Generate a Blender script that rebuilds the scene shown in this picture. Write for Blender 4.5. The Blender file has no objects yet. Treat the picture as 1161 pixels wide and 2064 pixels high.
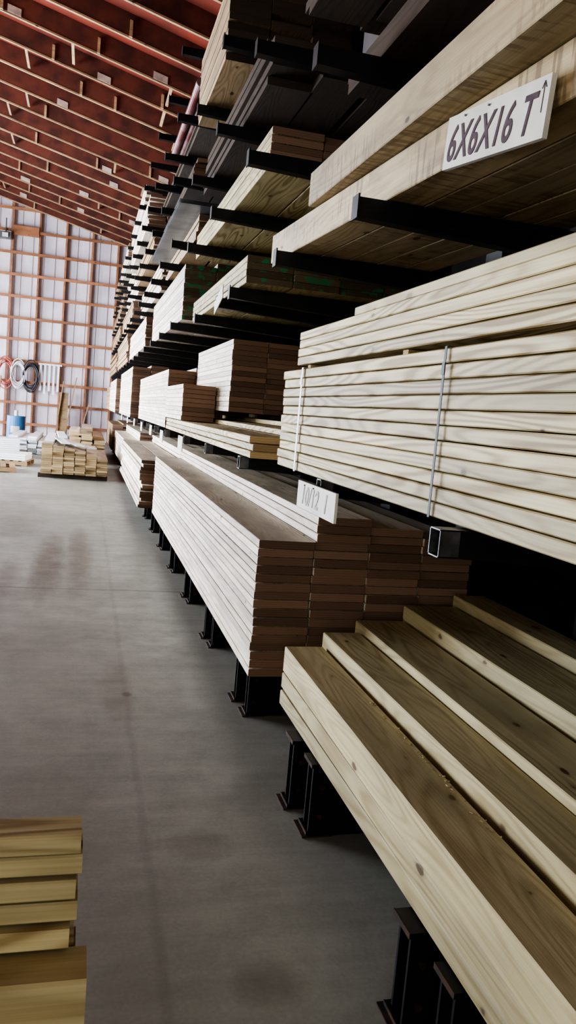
import bpy, math, random, bmesh
from mathutils import Matrix, Vector
random.seed(7)
scene = bpy.context.scene
COL = scene.collection
scene.view_settings.look = 'AgX - High Contrast'

# ------------------------------------------------------------------ materials
class NT:
    def __init__(self, name):
        self.m = bpy.data.materials.new(name); self.m.use_nodes = True
        self.nt = self.m.node_tree; self.n = self.nt.nodes; self.l = self.nt.links
        self.b = self.n["Principled BSDF"]
    def new(self, t, **kw):
        nd = self.n.new(t)
        for k, v in kw.items(): setattr(nd, k, v)
        return nd
    def put(self, sock, v):
        if isinstance(v, bpy.types.NodeSocket): self.l.new(v, sock)
        elif v is not None: sock.default_value = v
    def math(self, op, a, b=None, c=None, clamp=False):
        nd = self.new("ShaderNodeMath", operation=op); nd.use_clamp = clamp
        self.put(nd.inputs[0], a); self.put(nd.inputs[1], b)
        if c is not None: self.put(nd.inputs[2], c)
        return nd.outputs[0]
    def mix(self, fac, a, b, mode='MIX'):
        nd = self.new("ShaderNodeMix", data_type='RGBA', blend_type=mode)
        self.put(nd.inputs[0], fac); self.put(nd.inputs[6], a); self.put(nd.inputs[7], b)
        return nd.outputs[2]
    def noise(self, vec, scale=1, detail=3, rough=.5):
        nd = self.new("ShaderNodeTexNoise"); self.put(nd.inputs['Vector'], vec)
        nd.inputs['Scale'].default_value = scale; nd.inputs['Detail'].default_value = detail
        nd.inputs['Roughness'].default_value = rough
        return nd.outputs[0]
    def mapping(self, vec, scale, loc=(0, 0, 0)):
        nd = self.new("ShaderNodeMapping"); self.put(nd.inputs['Vector'], vec)
        nd.inputs['Scale'].default_value = scale; nd.inputs['Location'].default_value = loc
        return nd.outputs[0]
    def rng(self, v, a, b, c=0, d=1):
        nd = self.new("ShaderNodeMapRange"); self.put(nd.inputs[0], v)
        for i, x in enumerate((a, b, c, d)): nd.inputs[i + 1].default_value = x
        return nd.outputs[0]
def c4(c): return (c[0], c[1], c[2], 1)

def wood(name, light, dark, knot=(.08, .035, .015), ring=1.0, rough=.6, stain=None, freq=60.0, vs=7, kn=1.0):
    t = NT(name)
    uv = t.new("ShaderNodeUVMap"); uv.uv_map = "UVMap"; uv = uv.outputs[0]
    tone = t.new("ShaderNodeAttribute"); tone.attribute_name = "tone"; tone = tone.outputs['Fac']
    n1 = t.noise(t.mapping(uv, (.9, vs, 1)), 1, .8, .45)
    ringv = t.math('SINE', t.math('MULTIPLY', n1, freq * 1.3))
    ringv = t.math('POWER', t.rng(ringv, -1, 1), 1.8)
    amp = t.rng(t.noise(t.mapping(uv, (.7, 5, 1), (5, 3, 0)), 1, 2), .36, .6, .25, 1)
    ringv = t.math('MULTIPLY', t.math('MULTIPLY', ringv, amp), .95 * ring)
    fib = t.rng(t.noise(t.mapping(uv, (3, 160, 1)), 1, 3), .3, .7)
    fac = t.math('ADD', t.math('MULTIPLY', fib, .3), ringv, clamp=True)
    col = t.mix(fac, c4(light), c4(dark))
    vo = t.new("ShaderNodeTexVoronoi"); vo.voronoi_dimensions = '2D'
    wv = t.new("ShaderNodeTexNoise"); t.put(wv.inputs['Vector'], t.mapping(uv, (14, 30, 1))); wv.inputs['Scale'].default_value = 1
    kd = t.new("ShaderNodeVectorMath", operation='MULTIPLY_ADD'); t.l.new(wv.outputs['Color'], kd.inputs[0]); kd.inputs[1].default_value = (.07, .07, 0)
    t.put(kd.inputs[2], t.mapping(uv, (2.6, 5.4, 1)))
    t.put(vo.inputs['Vector'], kd.outputs[0]); vo.inputs['Scale'].default_value = 1
    sep = t.new("ShaderNodeSeparateColor"); t.l.new(vo.outputs['Color'], sep.inputs[0])
    rad = t.rng(sep.outputs[0], .35, 1, 0.0, .09 * kn)
    dd = t.math('SUBTRACT', rad, vo.outputs['Distance'])
    halo = t.math('MULTIPLY', t.math('ADD', dd, .05), 12, clamp=True)
    halo = t.math('MULTIPLY', halo, t.math('GREATER_THAN', sep.outputs[0], .45))
    col = t.mix(t.math('MULTIPLY', halo, .5), col, c4(tuple(x * .8 for x in dark)))
    kf = t.math('MULTIPLY', dd, 45, clamp=True)
    col = t.mix(t.math('MULTIPLY', kf, t.rng(sep.outputs[1], 0, 1, .4, .95)), col, c4(knot))
    big = t.rng(t.noise(t.mapping(uv, (1.3, 5, 1), (9, 9, 0)), 1, 4), .3, .75, .66, 1.14)
    tv = t.math('MULTIPLY', big, t.rng(tone, 0, 1, .74, 1.14))
    sc = t.new("ShaderNodeVectorMath", operation='SCALE'); t.put(sc.inputs[0], col); t.put(sc.inputs['Scale'], tv)
    col = sc.outputs[0]
    if stain:
        sn = t.rng(t.noise(t.mapping(uv, (3, 12, 1), (3, 1, 0)), 1, 3), .56, .72)
        col = t.mix(t.math('MULTIPLY', sn, .5), col, c4(stain))
        st = t.rng(t.noise(t.mapping(uv, (45, 5, 1), (2, 1, 0)), 1, 2), .50, .58)
        mk = t.rng(t.noise(t.mapping(uv, (1.6, 4, 1), (7, 8, 0)), 1, 2), .46, .56)
        col = t.mix(t.math('MULTIPLY', t.math('MULTIPLY', st, mk), .6), col, c4(stain))
    t.put(t.b.inputs['Base Color'], col)
    t.b.inputs['Roughness'].default_value = rough
    bp = t.new("ShaderNodeBump"); bp.inputs['Strength'].default_value = .25; bp.inputs['Distance'].default_value = .002
    t.put(bp.inputs['Height'], fac); t.l.new(bp.outputs[0], t.b.inputs['Normal'])
    return t.m

def endgrain(name, a, b, paint=None):
    t = NT(name)
    uv = t.new("ShaderNodeUVMap"); uv.uv_map = "UVMap"; uv = uv.outputs[0]
    tone = t.new("ShaderNodeAttribute"); tone.attribute_name = "tone"; tone = tone.outputs['Fac']
    w = t.new("ShaderNodeTexWave"); w.wave_type = 'RINGS'; w.inputs['Scale'].default_value = 28
    w.inputs['Distortion'].default_value = 2.5; t.put(w.inputs['Vector'], uv)
    col = t.mix(t.math('MULTIPLY', w.outputs['Fac'], .5), c4(a), c4(b))
    sc = t.new("ShaderNodeVectorMath", operation='SCALE'); t.put(sc.inputs[0], col)
    t.put(sc.inputs['Scale'], t.rng(tone, 0, 1, .6, 1.25))
    col = sc.outputs[0]
    if paint:
        p = t.rng(t.noise(uv, 14, 2), .55, .60)
        col = t.mix(t.math('MULTIPLY', p, .8), col, c4(paint))
    t.put(t.b.inputs['Base Color'], col); t.b.inputs['Roughness'].default_value = .85
    return t.m

def plain(name, a, b=None, scale=5, rough=.6, metal=0, lo=.4, hi=.65):
    t = NT(name)
    tc = t.new("ShaderNodeTexCoord").outputs['Object']
    if b is None: b = tuple(x * .75 for x in a)
    t.put(t.b.inputs['Base Color'], t.mix(t.rng(t.noise(tc, scale, 4), lo, hi), c4(a), c4(b)))
    t.b.inputs['Roughness'].default_value = rough; t.b.inputs['Metallic'].default_value = metal
    return t.m

W_TREAT = wood("treated_pine", (.57, .49, .28), (.32, .24, .11))
W_TREAT2 = wood("treated_pine_green", (.57, .50, .30), (.31, .23, .105), ring=.6)
W_SWIRL = wood("treated_pine_swirl", (.67, .58, .36), (.31, .22, .095), ring=1.1, freq=70, vs=9, kn=.75)
W_WHITE = wood("spruce_white", (.82, .74, .63), (.50, .39, .27), ring=.5, kn=.75)
W_TIMB = wood("timber_tan", (.56, .45, .27), (.31, .215, .11), ring=.5, stain=(.14, .075, .04))
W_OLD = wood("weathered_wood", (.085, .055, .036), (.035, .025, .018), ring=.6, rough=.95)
W_MID = wood("brown_lumber", (.46, .32, .18), (.22, .14, .075), ring=.6)
W_ORANGE = wood("girt_wood", (.42, .19, .09), (.26, .10, .05), ring=.4)
E_BROWN = endgrain("end_grain_brown", (.25, .155, .105), (.15, .085, .058))
E_TAN = endgrain("end_grain_tan", (.44, .33, .19), (.27, .18, .085))
E_GREEN = endgrain("end_grain_green", (.15, .115, .07), (.08, .06, .04), paint=(.02, .24, .11))
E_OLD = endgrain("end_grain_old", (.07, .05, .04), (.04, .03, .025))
M_STEEL = plain("black_rack_steel", (.011, .012, .015), (.020, .019, .020), 9, .45, .3)
M_RUST = plain("rusty_steel_edge", (.07, .032, .018), (.02, .015, .014), 22, .75, .2)
M_TUBE = plain("bare_tube_edge", (.22, .22, .23), (.06, .06, .07), 12, .4, .7)
M_SIGN = plain("sign_board_paint", (.66, .64, .58), (.54, .52, .48), 6, .6)
M_INK = plain("sign_ink", (.045, .018, .03), (.09, .04, .055), 30, .7)
M_INKF = plain("sign_ink_faint", (.36, .36, .37), (.48, .48, .48), 30, .7)
M_STRAPW = plain("white_plastic_strap", (.85, .87, .9), (.75, .77, .8), 5, .35)
M_STRAPM = plain("steel_strap", (.05, .05, .075), (.03, .03, .04), 5, .6, 0)

# ------------------------------------------------------------------ mesh accumulator
class Geo:
    def __init__(self): self.V = []; self.F = []; self.UV = []; self.M = []; self.T = []
    def prism(self, ring_pts, uvv, L, mat_side, mat_end, xf, segs=1, bow=(0, 0), tone=.5):
        n = len(ring_pts); base = len(self.V)
        ou, ov = random.uniform(0, 60), random.uniform(0, 60)
        for i in range(segs + 1):
            s = i / segs; d = math.sin(math.pi * s)
            for (a, b) in ring_pts:
                self.V.append(xf @ Vector((s * L, a + bow[0] * d, b + bow[1] * d)))
        for i in range(segs):
            for j in range(n):
                k = (j + 1) % n
                self.F.append((base + i * n + j, base + i * n + k, base + (i + 1) * n + k, base + (i + 1) * n + j))
                u0, u1 = ou + L * i / segs, ou + L * (i + 1) / segs
                v0, v1 = ov + uvv[j], ov + uvv[j + 1]
                self.UV += [(u0, v0), (u0, v1), (u1, v1), (u1, v0)]
                self.M.append(mat_side); self.T.append(tone)
        self.F.append(tuple(base + j for j in reversed(range(n))))
        self.UV += [(ou + ring_pts[j][0], ov + ring_pts[j][1]) for j in reversed(range(n))]
        self.F.append(tuple(base + segs * n + j for j in range(n)))
        self.UV += [(ou + ring_pts[j][0], ov + ring_pts[j][1]) for j in range(n)]
        self.M += [mat_end, mat_end]; self.T += [tone, tone]
    def board(self, L, W, T, xf, ch=0, segs=1, bow=(0, 0), ms=0, me=1, tone=None):
        if tone is None: tone = random.random()
        if ch:
            c = ch
            r = [(c, 0), (W - c, 0), (W, c), (W, T - c), (W - c, T), (c, T), (0, T - c), (0, c)]
        else:
            r = [(0, 0), (W, 0), (W, T), (0, T)]
        acc = [0]
        for j in range(len(r)):
            k = (j + 1) % len(r)
            acc.append(acc[-1] + math.hypot(r[k][0] - r[j][0], r[k][1] - r[j][1]))
        self.prism(r, acc, L, ms, me, xf, segs, bow, tone)
    def box(self, x0, x1, y0, y1, z0, z1, m=0, tone=.5, xf=None):
        mt = Matrix.Translation((x0, y0, z0))
        if xf is not None: mt = xf @ mt
        self.board(x1 - x0, y1 - y0, z1 - z0, mt, ms=m, me=m, tone=tone)
    def cyl(self, r, L, xf, n=16, ms=0, me=0, tone=.5):
        pts = [(r * math.cos(2 * math.pi * i / n), r * math.sin(2 * math.pi * i / n)) for i in range(n)]
        acc = [2 * math.pi * r * i / n for i in range(n + 1)]
        self.prism(pts, acc, L, ms, me, xf, 1, (0, 0), tone)
    def make(self, name, mats, parent=None):
        me = bpy.data.meshes.new(name); me.from_pydata([tuple(v) for v in self.V], [], self.F)
        for m in mats: me.materials.append(m)
        uvl = me.uv_layers.new(name="UVMap")
        flat = [c for uv in self.UV for c in uv]; uvl.data.foreach_set("uv", flat)
        me.polygons.foreach_set("material_index", self.M)
        at = me.attributes.new("tone", 'FLOAT', 'FACE'); at.data.foreach_set("value", self.T)
        me.update()
        bm = bmesh.new(); bm.from_mesh(me); bmesh.ops.recalc_face_normals(bm, faces=bm.faces); bm.to_mesh(me); bm.free()
        ob = bpy.data.objects.new(name, me); COL.objects.link(ob)
        if parent: ob.parent = parent
        return ob

def frameY(x, y, z):
    return Matrix(((0, 1, 0, x), (1, 0, 0, y), (0, 0, 1, z), (0, 0, 0, 1)))
def rotZ_about(px, py, ang):
    return Matrix.Translation((px, py, 0)) @ Matrix.Rotation(ang, 4, 'Z') @ Matrix.Translation((-px, -py, 0))

def stack(name, x0, y0, y1, z0, rows, w, t, mats, cols=None, gap=.003, jy=.03, jx=.004, hi=False, yaw=0, pivot=None, bow=.003, cgap=.005):
    g = Geo()
    if isinstance(rows, int): rows = [rows] * cols
    X = rotZ_about(pivot[0], pivot[1], yaw) if yaw else Matrix.Identity(4)
    for c, nr in enumerate(rows):
        for r in range(nr):
            ya = y0 + random.uniform(0, jy); yb = y1 - random.uniform(0, jy)
            xx = x0 + c * (w + cgap) + random.uniform(0, jx)
            zz = z0 + r * (t + gap) + .001
            g.board(yb - ya, w - (jx * .5), t, X @ frameY(xx, ya, zz), ch=.003 if hi else 0,
                    segs=10 if hi else 1, bow=(random.uniform(-bow, bow), random.uniform(0, gap * .5) if r else 0))
    return g.make(name, mats)

# ------------------------------------------------------------------ room
def roofz(x): return 8.06 - .25 * x
YF = 32.0; YB = -7.0; XL = -9.0; XR = 3.4

t = NT("concrete_floor")
tc = t.new("ShaderNodeTexCoord").outputs['Object']
n1 = t.rng(t.noise(tc, .7, 5, .6), .35, .65); n2 = t.rng(t.noise(tc, 4, 7, .75), .35, .68); n3 = t.rng(t.noise(tc, 70, 3), .3, .7)
col = t.mix(n1, c4((.44, .45, .41)), c4((.31, .32, .29)))
col = t.mix(t.math('MULTIPLY', n2, .45), col, c4((.21, .215, .185)))
col = t.mix(t.math('MULTIPLY', n3, .22), col, c4((.16, .165, .15)))
brm = t.rng(t.noise(t.mapping(tc, (.8, 14, 1)), 1, 4, .6), .4, .65)
col = t.mix(t.math('MULTIPLY', brm, .2), col, c4((.16, .165, .15)))
sep = t.new("ShaderNodeSeparateXYZ"); t.l.new(tc, sep.inputs[0])
wob = t.math('MULTIPLY', t.math('SUBTRACT', t.noise(tc, 3, 3), .5), .05)
def joint(axis, pos, wd):
    d = t.math('ABSOLUTE', t.math('ADD', t.math('SUBTRACT', sep.outputs[axis], pos), wob))
    return t.rng(d, wd, wd * 3, 1, 0)
j = t.math('MAXIMUM', joint(1, 6.84, .006), joint(1, 13, .008))
col = t.mix(t.math('MULTIPLY', j, .6), col, c4((.08, .08, .08)))
col = t.mix(t.math('MULTIPLY', joint(0, .3, .008), .15), col, c4((.10, .09, .08)))
def blotch(cx, cy, sx, sy, k):
    a = t.math('DIVIDE', t.math('SUBTRACT', sep.outputs[0], cx), sx); b = t.math('DIVIDE', t.math('SUBTRACT', sep.outputs[1], cy), sy)
    d = t.math('ADD', t.math('MULTIPLY', a, a), t.math('MULTIPLY', b, b))
    d = t.math('ADD', d, t.math('MULTIPLY', t.math('SUBTRACT', t.noise(t.mapping(tc, (5, 1.5, 1)), 1, 5, .7), .5), 1.8))
    return t.math('MULTIPLY', t.rng(d, .1, 1.2, 1, 0), k)
for args in ((-.27, 8.0, .16, 1.7, .7), (.02, 8.4, .14, 1.9, .6), (-.6, 7.0, .1, 1.2, .35), (-.1, 3.0, .3, .5, .2), (.6, 2.0, .12, .1, .35), (.5, 2.75, .14, .12, .25), (.25, 4.4, .1, .5, .3), (.31, 4.32, .03, .04, .8), (-.9, 11, .5, 2, .4)):
    col = t.mix(blotch(*args), col, c4((.12, .10, .075)))
t.put(t.b.inputs['Base Color'], col)
t.put(t.b.inputs['Roughness'], t.rng(n2, 0, 1, .34, .55))
bp = t.new("ShaderNodeBump"); bp.inputs['Strength'].default_value = .15; bp.inputs['Distance'].default_value = .004
t.put(bp.inputs['Height'], n2); t.l.new(bp.outputs[0], t.b.inputs['Normal'])
g = Geo(); g.box(XL, XR, YB, YF, -.2, 0); g.make("floor", [t.m])

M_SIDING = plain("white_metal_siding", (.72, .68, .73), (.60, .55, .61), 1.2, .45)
M_SIDED = plain("dark_metal_siding", (.07, .06, .06), (.05, .045, .045), 1.2, .7)  # kept dark to stand in for the shade behind the rack
M_RED = plain("red_roof_underlay", (.24, .046, .026), (.11, .024, .016), .9, .75, lo=.35, hi=.7)
M_RAFT = plain("rafter_red_brown", (.14, .04, .024), (.07, .022, .015), 3, .8)

g = Geo()
N = 62; dx = (XR - XL) / N
for i in range(N):
    a = XL + i * dx; b = a + dx
    off = 0.035 if i % 2 else 0.0
    zt = min(roofz(a), roofz(b)) - .02
    g.box(a, b, YF - off, YF + .05, 0, zt, 0)
for k in range(14):
    xx = XL + .35 + k * .95
    if xx > XR - .1: break
    g.box(xx, xx + .07, YF - .26, YF - .04, 0, roofz(xx + .09) - .03, 1, random.random())
zz = .45
while zz < 10.2:
    xe = min(XR, (8.06 - zz - .15) / .25)
    if xe > XL: g.box(XL, xe, YF - .30, YF - .262, zz, zz + .10, 1, random.random())
    zz += .78
g.make("wall_far", [M_SIDING, W_ORANGE])

g = Geo(); g.box(XR, XR + .1, YB, YF, 0, roofz(XR) - .02)
for k in range(20): g.box(XR - .12, XR, YB + .5 + k * 2, YB + .62 + k * 2, 0, roofz(XR) - .05)
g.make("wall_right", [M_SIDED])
DOORS = [(-2.2, 1.6, 3.2), (10.0, 23.0, 4.6), (25.5, 30.8, 4.2)]  # first opening is unseen, added to bring fill light near the camera
g = Geo()
prev = YB
for (a, b, h) in DOORS:
    g.box(XL - .1, XL, prev, a, 0, roofz(XL) - .02); g.box(XL - .1, XL, a, b, h, roofz(XL) - .02); prev = b
g.box(XL - .1, XL, prev, YF, 0, roofz(XL) - .02)
for (a, b, h) in DOORS:   # door casings belong to the wall
    g.box(XL, XL + .06, a - .15, a, 0, h + .15, 1); g.box(XL, XL + .06, b, b + .15, 0, h + .15, 1); g.box(XL, XL + .06, a, b, h, h + .15, 1)
g.make("wall_left", [M_SIDING, W_ORANGE])
BD = (-7.5, -1.0, 4.4)   # unseen opening added behind the photographer to let in near fill light
g = Geo()
g.box(XL, BD[0], YB - .1, YB, 0, roofz(BD[0]) - .02); g.box(BD[1], XR, YB - .1, YB, 0, roofz(XR) - .02)
g.box(BD[0], BD[1], YB - .1, YB, BD[2], roofz(BD[1]) - .02); g.box(XL, BD[0], YB - .1, YB, roofz(BD[0]) - .02, 9.9)
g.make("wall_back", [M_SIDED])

def slope_box(x0, x1, y0, y1, d0, d1, m, tone=.5):
    b = len(g.V)
    for (xx, yy, dd) in ((x0, y0, d1), (x1, y0, d1), (x1, y1, d1), (x0, y1, d1), (x0, y0, d0), (x1, y0, d0), (x1, y1, d0), (x0, y1, d0)):
        g.V.append(Vector((xx, yy, roofz(xx) - dd)))
    for f in ((3, 2, 1, 0), (4, 5, 6, 7), (0, 1, 5, 4), (1, 2, 6, 5), (2, 3, 7, 6), (3, 0, 4, 7)):
        g.F.append(tuple(b + q for q in f)); g.M.append(m); g.T.append(tone)
        for q in f:
            v = g.V[b + q]; g.UV.append((v.x, v.y + v.z))
g = Geo()
slope_box(XL - .2, XR + .2, YB - .2, YF + .1, -.1, 0, 0)
g.make("ceiling", [M_RED])
M_GUS = plain("grey_gusset_plate", (.50, .42, .36), (.32, .25, .22), 6, .5)
g = Geo()
yy = YF - .9
while yy > 3:
    slope_box(XL, XR, yy, yy + .04, .002, .36, 0, .5)
    slope_box(XL, XR, yy - .008, yy + .048, .36, .392, 1, random.random())
    for q in range(9):
        xx = random.uniform(-6, 2.6)
        if q < 2: slope_box(xx, xx + .05, yy + .06, yy + 1.14, .28, .32, 1, random.random())
        elif q < 5: slope_box(xx, xx + .05, yy - .05, yy, .12, .38, 1, .9)
        elif q < 7: slope_box(xx, xx + random.uniform(.15, .3), yy - .02, yy - .001, .24, .36, 2, .5)
    yy -= 1.2
g.make("ceiling_rafters", [M_RAFT, W_MID, M_GUS])

# ------------------------------------------------------------------ cantilever rack
g = Geo()
YK = [1.66 + 1.22 * k for k in range(-1, 21)]
LA = [(1.38, .84), (2.365, .82), (2.90, .72), (3.42, .72), (3.95, .72)]
LB = [(1.38, .80), (2.40, .74), (3.15, .70), (3.72, .68), (4.28, .68), (4.86, .68)]
def arm(yk, z, tip, tube=False):
    zt = z - .001; w = .028; b = len(g.V)
    pts = [(tip, -w, zt - .065), (2.12, -w, zt - .13), (2.12, w, zt - .13), (tip, w, zt - .065), (tip, -w, zt), (2.12, -w, zt), (2.12, w, zt), (tip, w, zt)]
    for p in pts: g.V.append(Vector((p[0], yk + p[1], p[2])))
    for f in ((3, 2, 1, 0), (4, 5, 6, 7), (0, 1, 5, 4), (1, 2, 6, 5), (2, 3, 7, 6), (3, 0, 4, 7)):
        g.F.append(tuple(b + q for q in f)); g.M.append(0); g.T.append(.5); g.UV += [(0, 0)] * 4
    if tube:
        x0, x1 = tip - .05, tip
        g.box(x0, x1, yk - w, yk - w + .003, zt - .065, zt, 2); g.box(x0, x1, yk + w - .003, yk + w, zt - .065, zt, 2)
        g.box(x0, x1, yk - w, yk + w, zt - .003, zt, 2); g.box(x0, x1, yk - w, yk + w, zt - .065, zt - .062, 2)
    else:
        g.box(tip - .006, tip, yk - w - .004, yk + w + .004, zt - .07, zt + .010, 0)
for i, yk in enumerate(YK):
    secB = yk > 7
    top = 5.5 if secB else 4.7
    g.box(2.12, 2.135, yk - .09, yk + .09, .02, top, 0); g.box(2.345, 2.36, yk - .09, yk + .09, .02, top, 0)
    g.box(2.135, 2.345, yk - .006, yk + .006, .02, top, 0)
    for (off, xs) in ((-.06, .915), (.16, .895)):
        yc = yk + off
        g.box(xs, 2.5, yc - .055, yc + .055, .001, .018, 0); g.box(xs, 2.5, yc - .055, yc + .055, .276, .292, 0)
        g.box(xs + .006, 2.5, yc - .05, yc - .04, .018, .276, 0)
        g.box(xs + .012, 2.5, yc + .03, yc + .04, .018, .276, 0)
        g.box(xs - .003, xs, yc - .056, yc + .056, .276, .293, 1); g.box(xs - .003, xs, yc - .056, yc + .056, .001, .018, 1)
        g.box(xs - .02, xs + .1, yc - .065, yc + .065, .0005, .006, 1)
        for bz in (.08, .2): g.cyl(.012, .012, Matrix.Translation((xs + .045, yc - .05, bz)) @ Matrix.Rotation(-math.pi / 2, 4, 'Z'), 6, 1, 1)
    for li, (z, tip) in enumerate(LB if secB else LA):
        if li == 1 and not secB: continue
        if li == 0 and abs(yk - 2.88) < .05: tip = .92
        arm(yk, z, tip, li == 0)
    if i < len(YK) - 1:
        for zb in (.6, 2.7, 4.2): g.box(2.24, 2.28, yk + .09, yk + 1.13, zb, zb + .05, 0)
for yk in (-.4, 2.70, 3.74, 4.98, 5.5, 6.6): arm(yk, 2.365, .82 if yk > 3 else .86)
g.make("cantilever_rack", [M_STEEL, M_RUST, M_TUBE])

# ------------------------------------------------------------------ lumber on base level
SZ = .294
g = Geo()
def yb(x, ya, ye, z, w, th, bow=(0, 0), tone=None, segs=12):
    g.board(ye - ya, w, th, frameY(x, ya, z), ch=.004, segs=segs, bow=bow, tone=tone)
for c in range(4):
    yb(.935 + c * .25, -1.3, 3.40 - .02 * c, SZ + .001, .24, .066, (.006, 0))
    yb(.945 + c * .25, -1.3, 3.43 - .015 * c, SZ + .069, .24, .07, (-.006, 0))
zt = SZ + .141
yb(.950, -1.2, 3.44, zt, .185, .118, (-.012, 0), 1)
yb(1.150, -1.2, 3.52, zt, .18, .05, (0, 0), .5); yb(1.148, -1.2, 3.50, zt + .053, .18, .118, (.008, 0), .85)
yb(1.345, -1.2, 3.62, zt, .25, .085, (0, 0), .5); yb(1.343, -1.2, 3.60, zt + .088, .25, .118, (-.006, 0), .55)
yb(1.62, -1.2, 3.68, zt, .28, .15, (0, 0), .4); yb(1.615, -1.2, 3.66, zt + .153, .28, .118, (0, 0), .3)
yb(1.915, -1.2, 3.72, SZ + .001, .18, .46, (0, 0), .3)
g.make("treated_timber_pile", [W_TREAT2, E_TAN])
g = Geo()
for i in range(45):
    s = random.uniform(.003, .007)
    y_ = random.uniform(1.75, 2.75)
    g.box(0, s * 1.6, 0, s, 0, s * .4, 0, random.random(), xf=Matrix.Translation((random.uniform(1.105, 1.122), y_, zt + .1195)) @ Matrix.Rotation(random.uniform(0, 3), 4, 'Z'))
g.make("wood_chips", [W_TREAT])

stack("lumber_stack", .86, 3.76, 9.85, SZ, [16, 19, 18, 17], .287, .0395, [W_WHITE, E_BROWN], gap=.0043, hi=True, jy=.03)
stack("lumber_stack", .70, 10.1, 15.9, SZ, [14, 14, 17, 16, 15], .287, .0405, [W_WHITE, E_BROWN], gap=.0033, jy=.2, jx=.05)
stack("lumber_stack", .80, 16.3, 22.1, SZ, [13, 17, 16, 15], .287, .0405, [W_WHITE, E_BROWN], gap=.0033, jy=.1)
stack("lumber_stack", .74, 22.4, 27.4, SZ, [16, 17, 16, 15], .287, .0405, [W_MID, E_BROWN], gap=.0033, jy=.1)

# ------------------------------------------------------------------ level 1
L1 = 1.382
stack("banded_lumber_bundle", .862, -.75, 3.56, L1, [11] * 8, .14, .036, [W_SWIRL, E_TAN], gap=.0026, hi=True, jy=.05, jx=.010)
zb = L1 + 11 * .0386 + .001
g = Geo()
for y in (-.4, .9, 2.2, 3.25): g.board(1.1, .04, .018, Matrix.Translation((.90, y, zb + .001)), tone=.8)
g.make("dunnage_strips", [W_TREAT, E_TAN])
stack("loose_board_stack", .885, -.75, 3.42, zb + .021, [4, 4, 4, 4], .285, .034, [W_SWIRL, E_TAN], gap=.0022, hi=True, jy=.02, jx=.006)
g = Geo(); zz = zb + .021 + 4 * .0362
g.board(3.45, .285, .03, frameY(.90, -.72, zz + .002), ch=.003, segs=8, tone=.7); g.board(3.4, .285, .03, frameY(1.2, -.72, zz + .002), ch=.003, tone=.5)
g.make("loose_board", [W_TREAT2, E_TAN])
def strap(name, y, w, mat):
    g = Geo(); x0, x1, z0, z1 = .855, 2.03, L1 - .0008, zb + .0009
    g.box(x0 - .0015, x0, y, y + w, z0, z1, 0); g.box(x1, x1 + .0015, y, y + w, z0, z1, 0)
    g.box(x0, x1, y, y + w, z1, z1 + .0008, 0)
    g.box(x0 - .004, x0 - .0015, y - .002, y + w + .002, z1 - .07, z1 - .04, 0)
    g.make(name, [mat])
strap("plastic_strap", 3.19, .022, M_STRAPW)
strap("steel_strap", 1.84, .012, M_STRAPM)

stack("thin_board_stack", .80, 3.85, 8.4, L1, [3, 4, 5, 6], .285, .034, [W_SWIRL, E_TAN], gap=.003, hi=True, jy=.15, jx=.02, bow=.012)
stack("lumber_stack", 1.10, 6.3, 8.35, L1 + .225, [14, 14, 14], .285, .038, [W_WHITE, E_BROWN], jy=.03)
stack("lumber_stack", .82, 8.5, 13.0, L1, [15, 16, 16, 16], .285, .038, [W_WHITE, E_BROWN])
stack("lumber_stack", .80, 6.9, 8.35, L1 + .117, [8], .285, .036, [W_WHITE, E_BROWN])
stack("lumber_stack", .70, 13.2, 17.6, L1, [20, 21, 20, 20], .285, .038, [W_WHITE, E_BROWN])
stack("lumber_stack", .62, 17.9, 22.4, L1, [18, 20, 20, 20], .285, .038, [W_WHITE, E_BROWN])
stack("lumber_stack", .66, 22.7, 27.4, L1, [16, 18, 20, 20], .285, .038, [W_MID, E_BROWN])

# ------------------------------------------------------------------ level 2
L2 = 2.367
stack("timber_row", .87, -.79, 4.09, L2, [1] * 5, .139, .139, [W_TIMB, E_TAN], hi=True, yaw=.062, pivot=(.87, 4.09), bow=.004, cgap=.003)
stack("timber_row", .88, -.85, 3.48, L2 + .142, [1] * 6, .139, .139, [W_TIMB, E_TAN], hi=True, yaw=.018, pivot=(.88, 3.48), bow=.004, cgap=.003)
stack("green_marked_lumber_stack", .87, 4.72, 7.2, L2, [4, 5, 6, 7], .285, .038, [W_TREAT, E_GREEN], hi=True, jy=.03)
L2B = 2.402
stack("green_marked_lumber_stack", .80, 7.4, 10.9, L2B, [12, 13, 14, 14], .285, .038, [W_WHITE, E_GREEN])
stack("lumber_stack", .74, 11.2, 15.5, L2B, [10, 13, 14, 14], .285, .038, [W_WHITE, E_BROWN], jy=.2)
stack("lumber_stack", .70, 15.8, 21, L2B, [13, 14, 14, 14], .285, .038, [W_MID, E_BROWN], jy=.3, jx=.04)
stack("lumber_stack", .68, 21.3, 27.2, L2B, [12, 14, 14, 14], .285, .038, [W_MID, E_BROWN], jy=.5, jx=.06)

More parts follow.
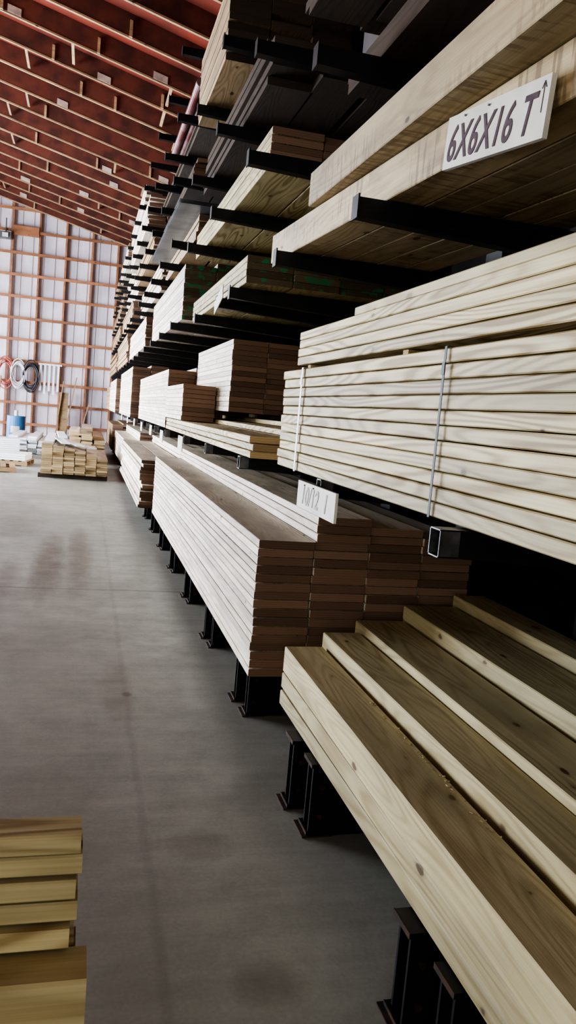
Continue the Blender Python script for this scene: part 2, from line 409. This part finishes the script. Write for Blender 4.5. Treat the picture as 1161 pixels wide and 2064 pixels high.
# ------------------------------------------------------------------ level 3+
stack("lumber_stack", .86, 4.25, 7.2, 2.902, [5, 5, 6, 6], .285, .036, [W_TREAT, E_BROWN], hi=True, jy=.05)
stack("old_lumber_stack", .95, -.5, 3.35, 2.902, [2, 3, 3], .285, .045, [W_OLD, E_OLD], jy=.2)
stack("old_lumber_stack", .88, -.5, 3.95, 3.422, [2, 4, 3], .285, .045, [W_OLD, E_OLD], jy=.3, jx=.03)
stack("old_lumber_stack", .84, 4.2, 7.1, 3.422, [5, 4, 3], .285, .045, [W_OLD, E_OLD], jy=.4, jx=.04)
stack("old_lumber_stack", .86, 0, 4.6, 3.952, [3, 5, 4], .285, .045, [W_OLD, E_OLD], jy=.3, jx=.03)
stack("lumber_stack", .78, 5.6, 9.4-2.3, 3.952, [11, 11, 11], .285, .045, [W_MID, E_OLD], jy=.1)
for (z, segs_) in ((3.152, ((7.4, 10.6, 6, W_MID), (11, 15.4, 11, W_WHITE), (15.8, 20.5, 11, W_MID), (21, 27.2, 10, W_MID))),
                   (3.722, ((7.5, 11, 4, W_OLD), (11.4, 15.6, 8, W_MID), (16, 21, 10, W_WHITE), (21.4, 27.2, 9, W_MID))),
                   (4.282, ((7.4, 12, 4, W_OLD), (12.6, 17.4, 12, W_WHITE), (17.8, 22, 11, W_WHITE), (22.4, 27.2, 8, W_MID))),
                   (4.862, ((14.2, 18.6, 12, W_WHITE), (19, 23.5, 10, W_WHITE), (24, 27.2, 8, W_MID)))):
    for (a, b, n, m) in segs_:
        stack("lumber_stack" if m is not W_OLD else "old_lumber_stack", random.uniform(.72, .90), a, b, z, [n, n, n, n - 1], .285, .036, [m, E_BROWN], jy=.25, jx=.03)
def pipes(name, x0, y0, y1, z0, n, r, mat, rows=2):
    g = Geo()
    for q in range(rows):
        for i in range(n - q):
            g.cyl(r, y1 - y0, Matrix.Translation((x0 + r + (i + .5 * q) * 2 * r, y0 + random.uniform(0, .1), z0 + r + q * 1.74 * r)) @ Matrix.Rotation(math.pi / 2, 4, 'Z'))
    g.make(name, [mat])
M_PVC = plain("white_pvc", (.5, .45, .46), (.4, .25, .25), 3, .35)
M_REDP = plain("red_pipe", (.16, .03, .03), (.30, .20, .20), 3, .35)
pipes("red_pipe_bundle", .80, 7.5, 9.8, 4.47, 3, .04, M_REDP)
pipes("white_pipe_bundle", 1.15, 7.5, 11.8, 4.47, 5, .05, M_PVC)
M_GALV = plain("galvanized_sheet", (.32, .34, .37), (.2, .22, .25), 4, .4, .7)
g = Geo()
for i in range(5): g.box(.70 + .01 * (i % 2), 1.6, 7.3, 10.5, 3.152 + 6 * .039 + .003 + i * .008, 3.152 + 6 * .039 + .006 + i * .008)
g.make("galvanized_sheet_stack", [M_GALV])

# ------------------------------------------------------------------ signs
def sign(name, origin, xdir, w, h, th, text, ink, size, shear=.25, arrow=False, tx=.02, ty=.03, sx=1.0):
    xd = Vector(xdir).normalized(); nrm = Vector((-1, 0, 0)); zd = nrm.cross(xd).normalized(); nrm = xd.cross(zd).normalized()
    mt = Matrix((( xd.x, zd.x, nrm.x, origin[0]), (xd.y, zd.y, nrm.y, origin[1]), (xd.z, zd.z, nrm.z, origin[2]), (0, 0, 0, 1)))
    g = Geo(); g.box(0, w, 0, h, -th, 0, 0)
    for q in (.2, .45): g.cyl(.003, .006, Matrix.Translation((w * q, h - .012, -.001)) @ Matrix.Rotation(-math.pi / 2, 4, 'Y'), 8, 1, 1)
    ob = g.make(name, [M_SIGN, M_TUBE]); ob.matrix_world = mt
    if text:
        cu = bpy.data.curves.new("lettering", 'FONT'); cu.body = text; cu.size = size; cu.shear = shear; cu.extrude = .0006
        cu.offset = .0014; cu.space_character = 1.05
        cu.materials.append(ink)
        to = bpy.data.objects.new("lettering", cu); COL.objects.link(to); to.parent = ob
        to.location = (tx, ty, .0012); to.scale = (sx, 1, 1)
    if arrow:
        g = Geo(); ax = w - .022
        g.box(ax - .001, ax + .001, h * .42, h - .014, 0.0003, .0012, 0)
        for s in (-1, 1):
            g.box(-.001, .001, -.018, 0, 0.0003, .0012, 0, xf=Matrix.Translation((ax, h - .012, 0)) @ Matrix.Rotation(s * -.5, 4, 'Z'))
        g.make("arrow_mark", [ink], parent=ob)
    return ob
sign("lumber_size_sign", (.952, 2.215, 1.6 + .74), (.035, -.49, -.05), .48, .14, .014, "6X6X16 T", M_INK, .13, .28, True, .012, .020, .71)
sign("lumber_size_sign", (.848, 3.09, 1.25), (.0, -.5, .0), .50, .105, .01, "10/12  1", M_INKF, .10, .2, False, .06, .02, 1.0)
for (y, z) in ((6.55, 1.265), (8.2, 1.25), (9.6, 1.26), (11.2, 1.25), (12.9, 1.26), (15, 1.25), (17.4, 1.25)):
    sign("hanging_tag", (.745, y, z), (0, -1, 0), .30, .115, .006, None, None, 1)
sign("hanging_tag", (.81, 5.5, 2.25), (0, -1, .25), .32, .09, .006, None, None, 1)

# ------------------------------------------------------------------ foreground left bundle
g = Geo()
for r in range(8):
    for c in range(4):
        jx = random.uniform(-.01, .0) if c == 0 else -.02 - random.uniform(0, .02)
        g.board(2.4, .086, .086, Matrix.Translation((-2.345 + jx, 1.125 + c * .09, .005 + r * .0895 + .018)), ch=.005, tone=.7 if r == 7 else .2)  # lower rows toned darker, standing in for their unlit fronts
g.box(-2.2, -2.1, 1.13, 1.47, 0.0005, .022, 0); g.box(-.3, -.2, 1.13, 1.47, 0.0005, .022, 0)
g.make("post_bundle", [W_TREAT, E_TAN])
g = Geo(); z = .005 + 8 * .0895 + .018 + .002
for r in range(5):
    off = (-.01, .0, -.004, .004, .0)[r]
    g.board(2.4, .062 if r == 4 else .085, .033, Matrix.Translation((-2.37 + off, 1.20 + (-.008, .004, .0, .006, -.002)[r], z)), ch=.003, segs=6, tone=(.9, .6, 1, .7, .9)[r])
    z += .0388
g.make("short_board_stack", [W_TREAT, E_TAN])

# ------------------------------------------------------------------ far floor piles
g = Geo()
for yy in (16.5, 17.9, 19.2): g.board(1.35, .09, .09, Matrix.Translation((-.85, yy, .0005)), tone=.3)
g.make("dunnage_blocks", [W_OLD, E_OLD])
stack("floor_lumber_stack", -.80, 16.3, 19.8, .092, [14, 13, 12, 11, 10, 8], .21, .040, [W_WHITE, E_TAN], jy=.12, jx=.012)
M_TRIM = plain("white_trim_paint", (.85, .87, .9), (.78, .8, .84), 4, .4)
g = Geo()
for (x, y, z, yaw_, L) in ((-.74, 16.25, .74, .02, 3.2), (-.42, 16.15, .71, .10, 3.0), (-.14, 16.3, .67, .18, 3.4), (-.5, 16.9, .79, .05, 2.6), (.1, 16.6, .62, .26, 2.9)):
    g.board(L, .17, .03, Matrix.Translation((x, y, z)) @ Matrix.Rotation(yaw_, 4, 'Z') @ frameY(0, 0, 0), ch=.003, tone=.9)
g.make("white_trim_boards", [M_TRIM])
stack("floor_lumber_stack", -.4, 20.6, 25.2, .02, [16, 18, 14], .3, .045, [W_WHITE, E_TAN], jy=.6, jx=.06)
def pallet(name, x, y, rot, load=0):
    g = Geo()
    for i in range(3): g.box(0, 1.2, i * .46, i * .46 + .06, .018, .10, 0, .4)
    for i in range(7): g.box(i * .18, i * .18 + .11, 0, 1.0, .102, .12, 0, random.random())
    for i in range(3): g.box(i * .54, i * .54 + .11, 0, 1.0, 0.0005, .016, 0, random.random())
    for i in range(load): g.box(.03 + random.uniform(-.02, .02), 1.15, .03, .95, .122 + i * .05, .122 + i * .05 + .045, 1)
    ob = g.make(name, [W_MID, M_TRIM]); ob.location = (x, y, 0); ob.rotation_euler = (0, 0, rot); return ob
pallet("wooden_pallet", -2.5, 16.9, .1); pallet("wooden_pallet", -2.4, 18.8, -.1, 3); pallet("wooden_pallet", -4.4, 17.6, .2, 5); pallet("wooden_pallet", -2.7, 21, .1, 7); pallet("wooden_pallet", -4.2, 21.3, 0, 8)
stack("white_wrapped_boards", -2.0, 22.6, 26.4, .01, [9, 8, 9, 7], .25, .05, [M_TRIM, M_TRIM], jy=.4, jx=.04)
stack("white_wrapped_boards", -3.9, 22.9, 26.8, .01, [8, 9, 7, 8], .3, .05, [M_TRIM, M_TRIM], jy=.4, jx=.04)

# ------------------------------------------------------------------ far wall items
def coil(name, x, z, r, mat, loops=5):
    cu = bpy.data.curves.new(name, 'CURVE'); cu.dimensions = '3D'; cu.bevel_depth = .022; cu.bevel_resolution = 3
    sp = cu.splines.new('POLY'); n = loops * 28; sp.points.add(n)
    for i in range(n + 1):
        a = 2 * math.pi * i / 28; rr = r * (1 + .16 * math.sin(a * .37))
        sp.points[i].co = (rr * .62 * math.cos(a), -.03 - .05 * i / n * loops * .5, rr * 1.15 * math.sin(a) - .08 * math.sin(a * .2), 1)
    cu.materials.append(mat); ob = bpy.data.objects.new(name, cu); COL.objects.link(ob); ob.location = (x, YF - .34, z)
    g = Geo(); g.cyl(.02, .2, Matrix.Translation((0, -.18, r * 1.02)) @ Matrix.Rotation(math.pi / 2, 4, 'Z'), 10)
    g.make("peg", [M_STEEL], parent=ob)
coil("hose_coil", -2.95, 2.35, .40, plain("red_hose", (.55, .14, .12), (.4, .09, .08), 4, .4))
coil("cable_coil", -2.05, 2.3, .40, plain("black_cable", (.03, .03, .035), (.05, .05, .05), 4, .5), 7)
coil("cable_coil", -2.5, 2.35, .36, plain("white_cable", (.75, .75, .78), (.6, .6, .63), 4, .5), 7)
g = Geo()
for i in range(5): g.box(-1.75 + i * .16, -1.67 + i * .16, YF - .36, YF - .346, 1.8 - .12 * (i % 2), 2.8, 0)
g.box(-1.8, -.95, YF - .345, YF - .31, 2.76, 2.82, 0)
g.make("white_strap_bundle", [M_TRIM])
M_BLUE = plain("blue_drum", (.06, .20, .42), (.05, .15, .33), 4, .4)
g = Geo()
DX, DY = -2.2, YF - 4.2
V = Matrix.Translation((DX, DY, 0.0005)) @ Matrix.Rotation(-math.pi / 2, 4, 'Y')
g.cyl(.29, .88, V, 28, 0, 0)
for h in (.0, .28, .58, .85): g.cyl(.30, .03, V @ Matrix.Translation((h, 0, 0)), 28, 0, 0)
for a in range(-3, 4):
    an = -math.pi / 2 + a * .14
    g.box(-.021, .021, -.002, .002, .33, .55, 1, xf=Matrix.Translation((DX + .293 * math.cos(an), DY + .293 * math.sin(an), 0)) @ Matrix.Rotation(an + math.pi / 2, 4, 'Z'))
g.cyl(.06, .18, Matrix.Translation((DX, DY, .88)) @ Matrix.Rotation(-math.pi / 2, 4, 'Y'), 12, 1, 1)
g.make("blue_drum", [M_BLUE, M_SIGN])
g = Geo()
for i, (x, L, th) in enumerate(((-1.05, 2.2, .2), (-.72, 2.4, .3), (-.2, 1.5, .45), (-3.2, 2.2, .15))):
    g.board(L, .16, .04, Matrix.Translation((x, YF - .95, 0.02)) @ Matrix.Rotation(-(math.pi / 2 - th * .5), 4, 'Y'), tone=random.random())
g.box(-.95, -.65, YF - .8, YF - .76, 0.01, 1.8, 0, .9)
g.make("leaning_boards", [W_MID, E_BROWN])
g = Geo(); g.box(-3.35, -2.95, YF - .52, YF - .305, 7.15, 7.4, 0); g.box(-3.25, -3.05, YF - .6, YF - .52, 7.2, 7.34, 1); g.box(-3.17, -3.13, YF - .36, YF - .305, 7.4, 7.9, 0)
g.make("wall_flood_lamp", [plain("lamp_grey", (.12, .12, .13), None, 4, .4), M_SIGN])
g = Geo(); g.box(-2.9, -2.0, YF - .345, YF - .302, 7.35, 7.7, 0, .6)
g.make("wall_backing_board", [W_ORANGE])

# ------------------------------------------------------------------ lights
def area(name, loc, rot, sx, sy, power, col):
    l = bpy.data.lights.new(name, 'AREA'); l.shape = 'RECTANGLE'; l.size = sx; l.size_y = sy; l.energy = power; l.color = col
    o = bpy.data.objects.new(name, l); COL.objects.link(o); o.location = loc; o.rotation_euler = rot; return o
for nm, (a, b, h), pw, cl in (("fill_lamp_near", DOORS[0], 130, (1, .94, .78)), ("daylight_door_main", DOORS[1], 5000, (.84, .91, 1)), ("daylight_door_far", DOORS[2], 1300, (.86, .89, 1))):  # the near lamp is an added fill for the close lumber
    area(nm, (XL - .15, (a + b) / 2, h / 2), (0, -math.pi / 2, 0), h, b - a, pw, cl)
area("fill_lamp_back", ((BD[0] + BD[1]) / 2, YB - .15, BD[2] / 2), (math.pi / 2, 0, 0), BD[1] - BD[0], BD[2], 250, (1, .94, .80))  # added fill lamp behind the camera, brightens near tops and board faces
w = bpy.data.worlds.new("World"); scene.world = w; w.use_nodes = True
bg = w.node_tree.nodes["Background"]; bg.inputs[0].default_value = (.8, .88, 1, 1); bg.inputs[1].default_value = 1.2

# ------------------------------------------------------------------ camera
psi = math.radians(14.78); p = math.radians(6.76); ro = math.radians(5)
F = Vector((math.sin(psi) * math.cos(p), math.cos(psi) * math.cos(p), -math.sin(p)))
R0 = Vector((math.cos(psi), -math.sin(psi), 0)); U0 = R0.cross(F)
R = math.cos(ro) * R0 + math.sin(ro) * U0; U = -math.sin(ro) * R0 + math.cos(ro) * U0
cam = bpy.data.cameras.new("camera"); cam.sensor_width = 36; cam.lens = 1600 / 2064 * 36; cam.clip_start = .05
co = bpy.data.objects.new("camera", cam); COL.objects.link(co)
co.matrix_world = Matrix(((R.x, U.x, -F.x, 0), (R.y, U.y, -F.y, 0), (R.z, U.z, -F.z, 1.6), (0, 0, 0, 1)))
scene.camera = co
